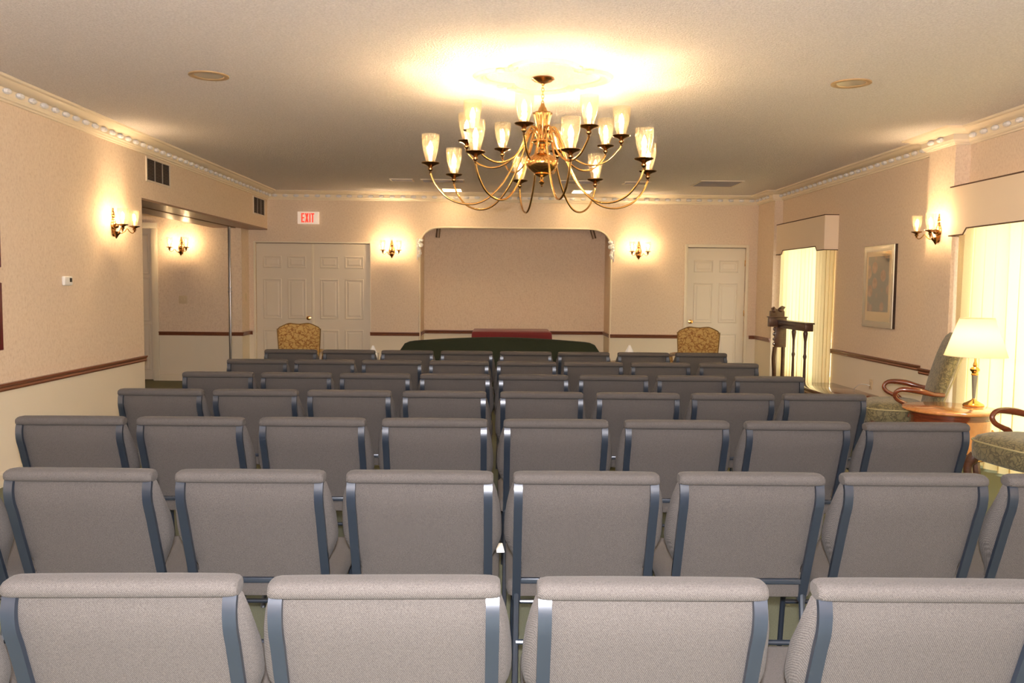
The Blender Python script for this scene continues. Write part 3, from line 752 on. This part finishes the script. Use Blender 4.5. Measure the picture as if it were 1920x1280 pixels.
# ------------------------------------------------------------------ framed picture
def frame_pic(name, x, y0, y1, z0, z1, label, flip=1):
    t = empty(name, (x, (y0+y1)/2, z0)); tag(t, label, 'picture'); w, h = y1-y0, z1-z0; s_ = -flip
    q = MB(); q.box((0, -w/2, 0), (s_*.028, w/2, h)); q.obj('frame_back', M['pic_edge'], t, 0)
    q = MB(); fw = .065
    def rect(i, d): return [(s_*d, -w/2+i, i), (s_*d, w/2-i, i), (s_*d, w/2-i, h-i), (s_*d, -w/2+i, h-i)]
    q.rings([rect(0, .028), rect(.004, .034), rect(.02, .036), rect(fw-.01, .031), rect(fw, .0285)], cap=False); q.obj('frame', M['pic_frame'], t, 20)
    q = MB(); q.box((s_*.0282, -w/2+fw, fw), (s_*.0288, w/2-fw, h-fw)); q.obj('mat_board', M['mat_board'], t, 0)
    q = MB(); q.box((s_*.0288, -w/2+fw+.045, fw+.10), (s_*.0294, w/2-fw-.045, h-fw-.05)); q.obj('print', M['print'], t, 0)
    q = MB(); q.box((s_*.0302, -w/2+fw, fw), (s_*.031, w/2-fw, h-fw)); q.obj('glazing', M['pic_glass'], t, 0)
    return t
frame_pic('framed_picture', XR, 8.40, 9.10, 1.03, 1.89, 'silver-framed blue-grey shell print on the right wall')
for z0, z1, lab in ((1.52, 1.93, 'upper dark red frame at the left edge of the photo'), (.95, 1.415, 'lower dark red frame at the left edge of the photo')):
    t = empty('wall_plaque', (XL, 5.60, z0)); tag(t, lab, 'plaque', 'dark red wall frames')
    q = MB(); q.box((0, -.25, 0), (.02, .25, z1-z0), .004); q.obj('board', M['maroon_frame'], t)
    q = MB(); q.box((.0195, -.21, .04), (.022, .21, z1-z0-.04)); q.obj('face', M['walnut'], t, 0)

# ------------------------------------------------------------------ niche spotlights
for x, tilt, w in ((-.92, .10, 'left'), (1.40, -.28, 'right')):
    t = empty('spotlight', (x, 13.0, 2.40)); tag(t, 'small bronze cylinder spotlight hanging in the %s of the niche' % w, 'spotlight', 'niche spotlights')
    q = MB(); mt = Matrix.Rotation(tilt, 4, 'Y')
    q.lathe([(.026, .06), (.032, .05), (.034, -.15), (.032, -.215), (.030, -.215), (.028, -.19), (.001, -.185)], mtx=mt @ Matrix.Translation((0, 0, -.03)), seg=20); q.obj('can', simple('bronze_can_'+w, (.22,.15,.10), .4, .5), t, 30)
    q = MB(); q.tube([(0, 0, .02), (0, 0, .20)], .012, 8); q.obj('stem', M['black'], t)

# ------------------------------------------------------------------ sofa and bier
def camel(u):   # height profile of the sofa back, u in -1..1
    a = abs(u)
    z = .855 - .062*a**1.7
    if a > .86: z -= (1-math.sqrt(max(0, 1-((a-.86)/.14)**2)))*.10
    return z
t = empty('sofa', (.02, 9.35, 0)); tag(t, 'dark green camelback sofa seen from behind, facing the niche', 'sofa')
q = MB(); rings = []
n = 40; hw = 1.12
for i in range(n+1):
    u = -1+2*i/n; z = camel(u); x = u*hw
    rings.append([(x, 0.0, .12), (x, -.01, .4), (x, -.035, z-.03), (x, -.02, z-.008), (x, .03, z), (x, .09, z-.008), (x, .12, z-.04), (x, .16, .42), (x, .16, .12)])
q.rings(rings); q.obj('backrest', M['sofa'], t, 50)
q = MB(); q.box((-1.08, .16, .12), (1.08, .80, .30), .02); q.obj('base', M['sofa'], t)
for k in range(3):
    q = MB(); x0 = -.92+k*.615; q.box((x0, .17, .305), (x0+.605, .82, .45), .035, seg=3); q.obj('seat_cushion', M['sofa'], t)
for sx in (-1, 1):
    q = MB(); q.box((sx*1.10-.0, .165, .12), (sx*.94, .80, .50), .02); q.tube([(sx*1.03, .17, .54), (sx*1.04, .5, .545), (sx*1.05, .83, .54)], .10, 16); q.obj('armrest', M['sofa'], t)
    for yy in (.06, .74):
        q = MB(); q.lathe([(.022, 0), (.03, .06), (.035, .13)], c=(sx*1.02, yy, 0), seg=10); q.obj('leg', M['walnut'], t)
t = empty('draped_bier', (.2, 12.3, 0)); tag(t, 'table draped in maroon velvet inside the niche behind the sofa', 'table')
q = MB(); rings = []
for z, g in ((.02, .04), (.40, .02), (.70, .004), (.742, 0), (.752, -.012)):
    r = []
    def edge(a, c, m_):
        for k in range(m_):
            tt = k/m_; r.append((a[0]+(c[0]-a[0])*tt, a[1]+(c[1]-a[1])*tt))
    W, D0, D1_ = .585+g, .0-g, .92+g
    edge((-W, D0), (W, D0), 30); edge((W, D0), (W-.0, D1_), 20); edge((W, D1_), (-W, D1_), 30); edge((-W, D1_), (-W, D0), 20)
    am = .012*max(0, (.75-z)/.7)
    rr = []
    for k, (x, y) in enumerate(r):
        w_ = am*math.sin(k*1.57); nx = (1 if x >= W-1e-6 else -1 if x <= -W+1e-6 else 0); ny = (-1 if y <= D0+1e-6 else 1 if y >= D1_-1e-6 else 0)
        rr.append((x+nx*w_, y+ny*w_, z))
    rings.append(rr)
q.rings(rings); q.obj('velvet_drape', M['velvet'], t, 60)
q = MB(); q.box((-.5, .08, .0), (.5, .84, .03)); q.obj('stand', M['walnut'], t)

# side tables with tissue boxes flanking the sofa
for x, y, w, tz in ((-1.44, 9.55, 'left', .545), (1.475, 9.55, 'right', .575)):
    t = empty('side_table', (x, y, 0)); tag(t, 'small wooden side table at the %s end of the sofa' % w, 'table', 'side tables beside the sofa')
    q = MB(); q.lathe([(.001, tz-.025), (.20, tz-.025), (.205, tz-.015), (.20, tz), (.001, tz)], seg=28); q.obj('tabletop', M['walnut'], t)
    q = MB(); q.lathe([(.02, .1), (.03, .2), (.022, .3), (.035, .42), (.03, tz-.026)], seg=14); q.obj('column', M['walnut'], t)
    for k in range(3):
        a = R(90+k*120); q = MB(); q.tube([(0, 0, .13), (.1*math.cos(a), .1*math.sin(a), .08), (.18*math.cos(a), .18*math.sin(a), .012)], .014, 8); q.obj('leg', M['walnut'], t)
    b2 = empty('tissue_box', (x+.02, y-.03, tz)); tag(b2, 'white tissue box on the side table %s of the sofa' % w, 'tissue box', 'tissue boxes')
    q = MB(); q.box((-.06, -.06, 0), (.06, .06, .11), .004); q.obj('carton', M['tissue_box'], b2)
    q = MB(); rings = []
    for k in range(6):
        zz = .11+k*.016; r_ = .045-.007*k
        rings.append([(r_*math.cos(2*PI*i/10)*(1+.3*math.sin(3*i)), .5*r_*math.sin(2*PI*i/10)*(1+.3*math.cos(2*i)), zz+.008*math.sin(i*2.2)) for i in range(10)])
    q.rings(rings); q.obj('tissue', M['paper'], b2, 60)

# gold armchairs
def gold_chair(loc, rz, label):
    t = empty('armchair', loc, rz); tag(t, label, 'armchair', 'gold brocade armchairs')
    # facing +y, back toward the camera
    def top(u): 
        a = abs(u); z = .985 - .010*(math.cos(u*2.1*PI)+1)*.5 
        if a > .42: z -= .045*((a-.42)/.58)**1.3
        if a > .9: z -= .03*((a-.9)/.1)**2
        return z
    q = MB(); n = 26; rings = []
    for i in range(n+1):
        u = -1+2*i/n; z = top(u); x = u
        def w(zz): return .205 + .035*min(1, max(0, (zz-.35)/.6))
        def yb2(zz): return -.10*(zz-.35)/.63
        zs = [.36, .5, .65, .8, z-.03]
        rear = [(x*w(zz), yb2(zz) - .006*(1-u*u), zz) for zz in zs] + [(x*w(z), yb2(z)+.015, z)]
        front = [(x*w(z), yb2(z)+.055, z-.003)] + [(x*w(zz), yb2(zz)+.085, zz) for zz in reversed(zs)]
        rings.append(rear+front)
    q.rings(rings); q.obj('backrest', M['gold'], t, 50)
    q = MB(); pts = [( -.2052, .0, .37)] + [(-(.205+.035*min(1, max(0, (zz-.35)/.6))), -.10*(zz-.35)/.63, zz) for zz in (.5, .65, .8, .88, .92)] + [(u*.238, -.10*(top(u)-.35)/.63+.006, top(u)-.004) for u in [-.97+.0746*k for k in range(27)]] + [((.205+.035*min(1, max(0, (zz-.35)/.6))), -.10*(zz-.35)/.63, zz) for zz in (.92, .88, .8, .65, .5)] + [(.2052, .0, .37)]
    q.tube(pts, .006, 6, up=(0, 1, 0)); q.obj('piping', M['piping'], t)
    q = MB(); q.box((-.27, .06, .28), (.27, .56, .45), .04, seg=3); q.obj('seat', M['gold'], t)
    for sx in (-1, 1):
        q = MB(); q.tube(smooth_path([(sx*.225, .02, .66), (sx*.26, .18, .645), (sx*.285, .38, .62), (sx*.28, .44, .59), (sx*.265, .43, .50), (sx*.262, .42, .40)], 4), .022, 10); q.obj('armrest', M['gold'], t)
        for yy in (.03, .52):
            q = MB(); q.tube([(sx*.20, yy, .30), (sx*.21, yy, .15), (sx*.215, yy + (.02 if yy > .3 else -.05), 0.0)], [.028, .02, .016], 8); q.obj('leg', M['walnut'], t)
    return t
gold_chair((-2.275, 9.62, 0), R(12), 'gold brocade armchair in front of the double door')
gold_chair((2.30, 9.62, 0), R(-9), 'gold brocade armchair in front of the single right door')

# ------------------------------------------------------------------ carved desk and low bench by the far window
t = empty('carved_desk', (3.68, 10.6, 0)); tag(t, 'dark carved wooden desk with turned posts beside the far window', 'desk')
q = MB(); q.box((-.115, .38, .925), (.115, .46, 1.05), .006); q.box((-.125, .37, 1.045), (.125, .47, 1.06), .004); q.obj('end_box', M['walnut'], t)
q = MB()
q.prism([(-.10, 1.06), (-.10, 1.13), (-.075, 1.14), (-.08, 1.17), (-.05, 1.19), (-.03, 1.165), (0, 1.15), (.035, 1.185), (.06, 1.20), (.10, 1.185), (.075, 1.15), (.09, 1.12), (.09, 1.06)], 'y', .40, .44)
q.sphere((-.05, .40, 1.14), .03, (1, .6, 1), 10); q.sphere((.04, .40, 1.15), .035, (1.1, .6, .9), 10); q.obj('carved_crest', M['walnut'], t)
q = MB(); q.box((-.035, .38, .655), (.115, .42, .925), .006)
for k in range(4): q.sphere((-.04, .40, .70+k*.065), .02, (1, .8, 1.3), 8)
q.obj('end_panel', M['walnut'], t)
q = MB(); q.box((.0, -.60, .915), (.10, .38, 1.0), .006); q.box((-.01, -.615, 1.0), (.11, .38, 1.02), .004)
for k in range(24): q.sphere((-.002, -.58+k*.04, .965), .011, (1, 1, 1), 6)
q.obj('side_rail', M['walnut'], t)
def turned(x, y, h, par, name='post'):
    q = MB(); q.lathe([(.02, 0), (.024, .03), (.015, .06), (.018, h*.4), (.015, h*.62), (.024, h*.66), (.015, h*.69), (.016, h*.86), (.026, h*.93), (.030, h*.97), (.022, h)], c=(x, y, 0), seg=12); q.obj(name, M['walnut'], par, 40)
turned(.05, -.48, .915, t); turned(.05, -.08, .915, t)
for x0 in (-.028, .083):
    q = MB(); q.tube(smooth_path([(x0, .40, .66), (x0-.012*(1 if x0 < 0 else 0), .40, .50), (x0, .40, .3), (x0, .40, .0)], 4), .027, 10); q.obj('leg', M['walnut'], t)
t = empty('low_bench', (3.73, 9.25, 0)); tag(t, 'low wooden bench with glossy top below the framed picture', 'bench')
q = MB(); q.box((-.26, -.60, .28), (.255, .62, .318), .008); q.obj('top', M['table_wood'] if False else M['mahogany'], t)
q = MB(); q.box((-.22, -.56, .20), (.23, .58, .279), .004); q.obj('apron', M['mahogany'], t)
for sx in (-.21, .20):
    for yy in (-.58, .58):
        q = MB(); q.box((sx-.022, yy-.022, 0), (sx+.022, yy+.022, .2), .004); q.obj('leg', M['mahogany'], t)

# ------------------------------------------------------------------ gooseneck armchairs
def gooseneck(loc, rz, label):
    t = empty('armchair', loc, rz); tag(t, label, 'armchair', 'green brocade gooseneck armchairs')
    # facing +y locally; seat front at y=+.36
    q = MB(); rings = []
    for zz, wv, th in ((.40,.23,.07),(.55,.235,.10),(.75,.25,.12),(.90,.262,.115),(1.0,.255,.10),(1.05,.23,.08),(1.08,.18,.045)):
        yb_ = -.09 - (zz-.40)*.29; r = []
        for i in range(20):
            a = 2*PI*i/20; ca, sa = math.cos(a), math.sin(a)
            r.append((wv*math.copysign(abs(ca)**.55, ca), yb_ + th/2*math.copysign(abs(sa)**.8, sa), zz))
        rings.append(r)
    q.rings(rings); q.obj('backrest', M['green'], t, 60)
    for sx in (-1, 1):
        q = MB(); q.tube([(sx*(wv-.004), -.09-(zz-.40)*.29-th/2+.008, zz) for zz, wv, th in ((.42,.22,.08),(.55,.225,.10),(.75,.24,.12),(.90,.252,.115),(1.0,.245,.10),(1.05,.22,.08))], .007, 6); q.obj('piping', M['gpiping'], t)
    q = MB(); rings = []
    for zz, ins in ((.345,.02),(.36,0),(.43,-.004),(.465,.0),(.495,.02),(.515,.07),(.522,.14)):
        r = []
        for i in range(28):
            a = 2*PI*i/28; ca, sa = math.cos(a), math.sin(a)
            xx = (.30-ins)*math.copysign(abs(ca)**.5, ca); yy = .15 + (.255-ins)*math.copysign(abs(sa)**.5, sa)
            if yy < .05: xx *= .92
            r.append((xx, yy, zz))
        rings.append(r)
    q.rings(rings); q.obj('seat', M['green'], t, 60)
    q = MB(); lp = []
    for i in range(28):
        a = 2*PI*i/28; ca, sa = math.cos(a), math.sin(a); xx = .302*math.copysign(abs(ca)**.5, ca); yy = .15+.257*math.copysign(abs(sa)**.5, sa)
        if yy < .05: xx *= .92
        lp.append((xx, yy, .468))
    q.tube(lp, .006, 6, loop=True); q.obj('seat_piping', M['gpiping'], t)
    for sx in (-1, 1):
        pts = smooth_path([(sx*.235, -.17, .60), (sx*.275, -.08, .61), (sx*.30, .01, .632), (sx*.305, .10, .642), (sx*.30, .165, .635), (sx*.295, .195, .60), (sx*.29, .175, .56), (sx*.285, .12, .53), (sx*.285, .075, .505), (sx*.29, .07, .46), (sx*.295, .085, .42)], 5)
        n = len(pts); rad = [.017+.008*math.exp(-((i/n-.22)/.12)**2) + .006*math.exp(-((i/n-.78)/.08)**2) for i in range(n)]
        q = MB(); q.tube(pts, rad, 12, up=(1, 0, 0)); q.obj('gooseneck_arm', M['mahogany'], t, 60)
        q = MB(); q.tube(smooth_path([(sx*.26, .33, .36), (sx*.285, .365, .28), (sx*.265, .345, .15), (sx*.262, .345, .06), (sx*.275, .375, .012)], 4), [.036+(.0)-.0 if i < 3 else max(.017, .034-.0014*i) for i in range(17)], 10); q.obj('leg', M['walnut'], t, 60)
        q = MB(); q.tube([(sx*.21, -.06, .40), (sx*.215, -.08, .2), (sx*.22, -.17, .0)], [.024, .02, .018], 8); q.obj('leg', M['walnut'], t, 60)
    return t
gooseneck((3.43, 6.81, 0), R(73), 'green brocade gooseneck armchair between the lamp table and the picture')
gooseneck((3.485, 5.157, 0), R(98), 'green brocade gooseneck armchair cut off by the right photo edge')

# ------------------------------------------------------------------ drum table and lamp
TX, TY = 3.36, 6.14
t = empty('drum_table', (TX, TY, 0)); tag(t, 'round glossy wooden drum table carrying the brass lamp', 'table')
q = MB(); q.lathe([(.001, .532), (.30, .532), (.322, .538), (.328, .546), (.325, .556), (.318, .56), (.001, .561)], seg=56); q.obj('tabletop', M['table_wood'], t, 30)
q = MB(); q.lathe([(.26, .20), (.285, .205), (.285, .235), (.27, .24), (.27, .50), (.285, .505), (.285, .532), (.20, .532)], seg=48); q.obj('body', M['mahogany'], t, 30)
q = MB(); q.lathe([(.287, .212), (.289, .215), (.287, .218)], seg=48, cap=False); q.lathe([(.287, .236), (.289, .239), (.287, .242)], seg=48, cap=False); q.obj('inlay_line', M['gold_line'], t)
q = MB(); rings = []
for a in range(-95, -14, 5):
    aa = R(a); rings.append([(.271*math.cos(aa), .271*math.sin(aa), .26), (.277*math.cos(aa), .277*math.sin(aa), .26), (.277*math.cos(aa), .277*math.sin(aa), .49), (.271*math.cos(aa), .271*math.sin(aa), .49)])
q.rings(rings); d = q.obj('cabinet_door', M['table_wood'], t, 30)  # lighter veneer puts the gold light on this panel into its colour
q = MB(); aa = R(-22); q.sphere((.284*math.cos(aa), .284*math.sin(aa), .40), .012, (1, 1, 1), 10); q.obj('knob', M['brass'], d)
for k in range(4):
    a = R(-70+k*90); q = MB(); q.tube([(.23*math.cos(a), .23*math.sin(a), .21), (.255*math.cos(a), .255*math.sin(a), .10), (.245*math.cos(a), .245*math.sin(a), .0)], [.034, .026, .020], 8); q.obj('foot', M['walnut'], t)
t = empty('table_lamp', (3.57, 6.2, .561)); tag(t, 'lit brass table lamp with cream shade on the drum table', 'lamp')
q = MB(); q.lathe([(.072, 0), (.074, .012), (.066, .022), (.05, .03), (.03, .042), (.014, .052), (.010, .062)], seg=28); q.obj('base', M['brass'], t, 30)
q = MB(); q.lathe([(.010, .06), (.013, .10), (.019, .20), (.021, .235)], seg=16); q.obj('stem', simple('grey_marble', (.20,.19,.16), .3), t)
q = MB(); q.lathe([(.021, .235), (.026, .242), (.020, .25), (.022, .26), (.032, .268), (.034, .28), (.026, .29), (.012, .30), (.016, .312), (.008, .34), (.006, .44)], seg=18); q.obj('cap', M['brass'], t, 30)
q = MB(); q.lathe([(.213, .38), (.182, .475), (.15, .57), (.118, .66)], seg=48, cap=False); q.obj('lamp_shade', M['shade'], t, 60)
q = MB(); q.lathe([(.210, .377), (.215, .377), (.215, .383), (.210, .383)], seg=48, cap=False); q.lathe([(.115, .657), (.120, .657), (.120, .663), (.115, .663)], seg=48, cap=False); q.obj('shade_trim', M['valance'], t)
q = MB(); q.lathe([(.012, .44), (.02, .46), (.03, .49), (.028, .52), (.015, .54), (.001, .545)], seg=14); q.obj('bulb', M['bulb'], t, 60)
point_light('lamp_light', (0, 0, .50), 12, (1, .70, .36), .03, t)
tb = empty('booklet', (0.012, 2.99, .479), R(4)); tag(tb, 'small white folded paper on a seat between the middle chairs', 'paper')
q = MB(); q.box((-.014, -.05, 0), (.014, .05, .004), .001); q.obj('sheet', M['paper'], tb)

# ------------------------------------------------------------------ light
w = bpy.data.worlds.new('sky'); scene.world = w; w.use_nodes = True
nt = w.node_tree
for n_ in list(nt.nodes): nt.nodes.remove(n_)
wo = nt.nodes.new('ShaderNodeOutputWorld'); bg = nt.nodes.new('ShaderNodeBackground'); sk = nt.nodes.new('ShaderNodeTexSky')
sk.sky_type = 'HOSEK_WILKIE'; sk.turbidity = 6; sk.sun_direction = Vector((-.5, -.3, .8)).normalized()
mxs = nt.nodes.new('ShaderNodeMixRGB'); mxs.inputs['Fac'].default_value = .75; mxs.inputs['Color2'].default_value = (1,.96,.88,1)
nt.links.new(sk.outputs[0], mxs.inputs['Color1']); nt.links.new(mxs.outputs[0], bg.inputs[0]); bg.inputs[1].default_value = 7
nt.links.new(bg.outputs[0], wo.inputs[0])
for W in (W1, W2):
    l = bpy.data.lights.new('window_portal', 'AREA'); l.shape = 'RECTANGLE'; l.size = W[3]-W[2]; l.size_y = W[1]-W[0]; l.cycles.is_portal = True
    o = bpy.data.objects.new('window_portal', l); COL.objects.link(o); o.location = (XR+.2, (W[0]+W[1])/2, (W[2]+W[3])/2); o.rotation_euler = (0, R(90), 0)
# the camera's flash, just above the lens (its shadows and the highlights on the chair frames are in the photo)
l = bpy.data.lights.new('camera_flash', 'POINT'); l.energy = 570; l.color = (1, .95, .96); l.shadow_soft_size = .025
fl = bpy.data.objects.new('camera_flash', l); COL.objects.link(fl); fl.location = (0, -.02, 1.54)

# ------------------------------------------------------------------ camera
cam = bpy.data.cameras.new('camera'); co = bpy.data.objects.new('camera', cam); COL.objects.link(co); scene.camera = co
cam.sensor_fit = 'HORIZONTAL'; cam.sensor_width = 36; cam.lens = 36*1574.2/1920; cam.clip_start = .05; cam.clip_end = 200
yaw, pit, rol = .0165, .0664, .0102
co.location = (0, 0, 1.43)
co.rotation_euler = (Matrix.Rotation(-yaw, 4, 'Z') @ Matrix.Rotation(PI/2-pit, 4, 'X') @ Matrix.Rotation(rol, 4, 'Z')).to_euler()
vs = scene.view_settings; vs.view_transform = 'Standard'; vs.look = 'None'; vs.gamma = 1; vs.exposure = .56; vs.use_curve_mapping = False

scene.cycles.diffuse_bounces = 8; scene.cycles.max_bounces = 14; scene.cycles.transparent_max_bounces = 16
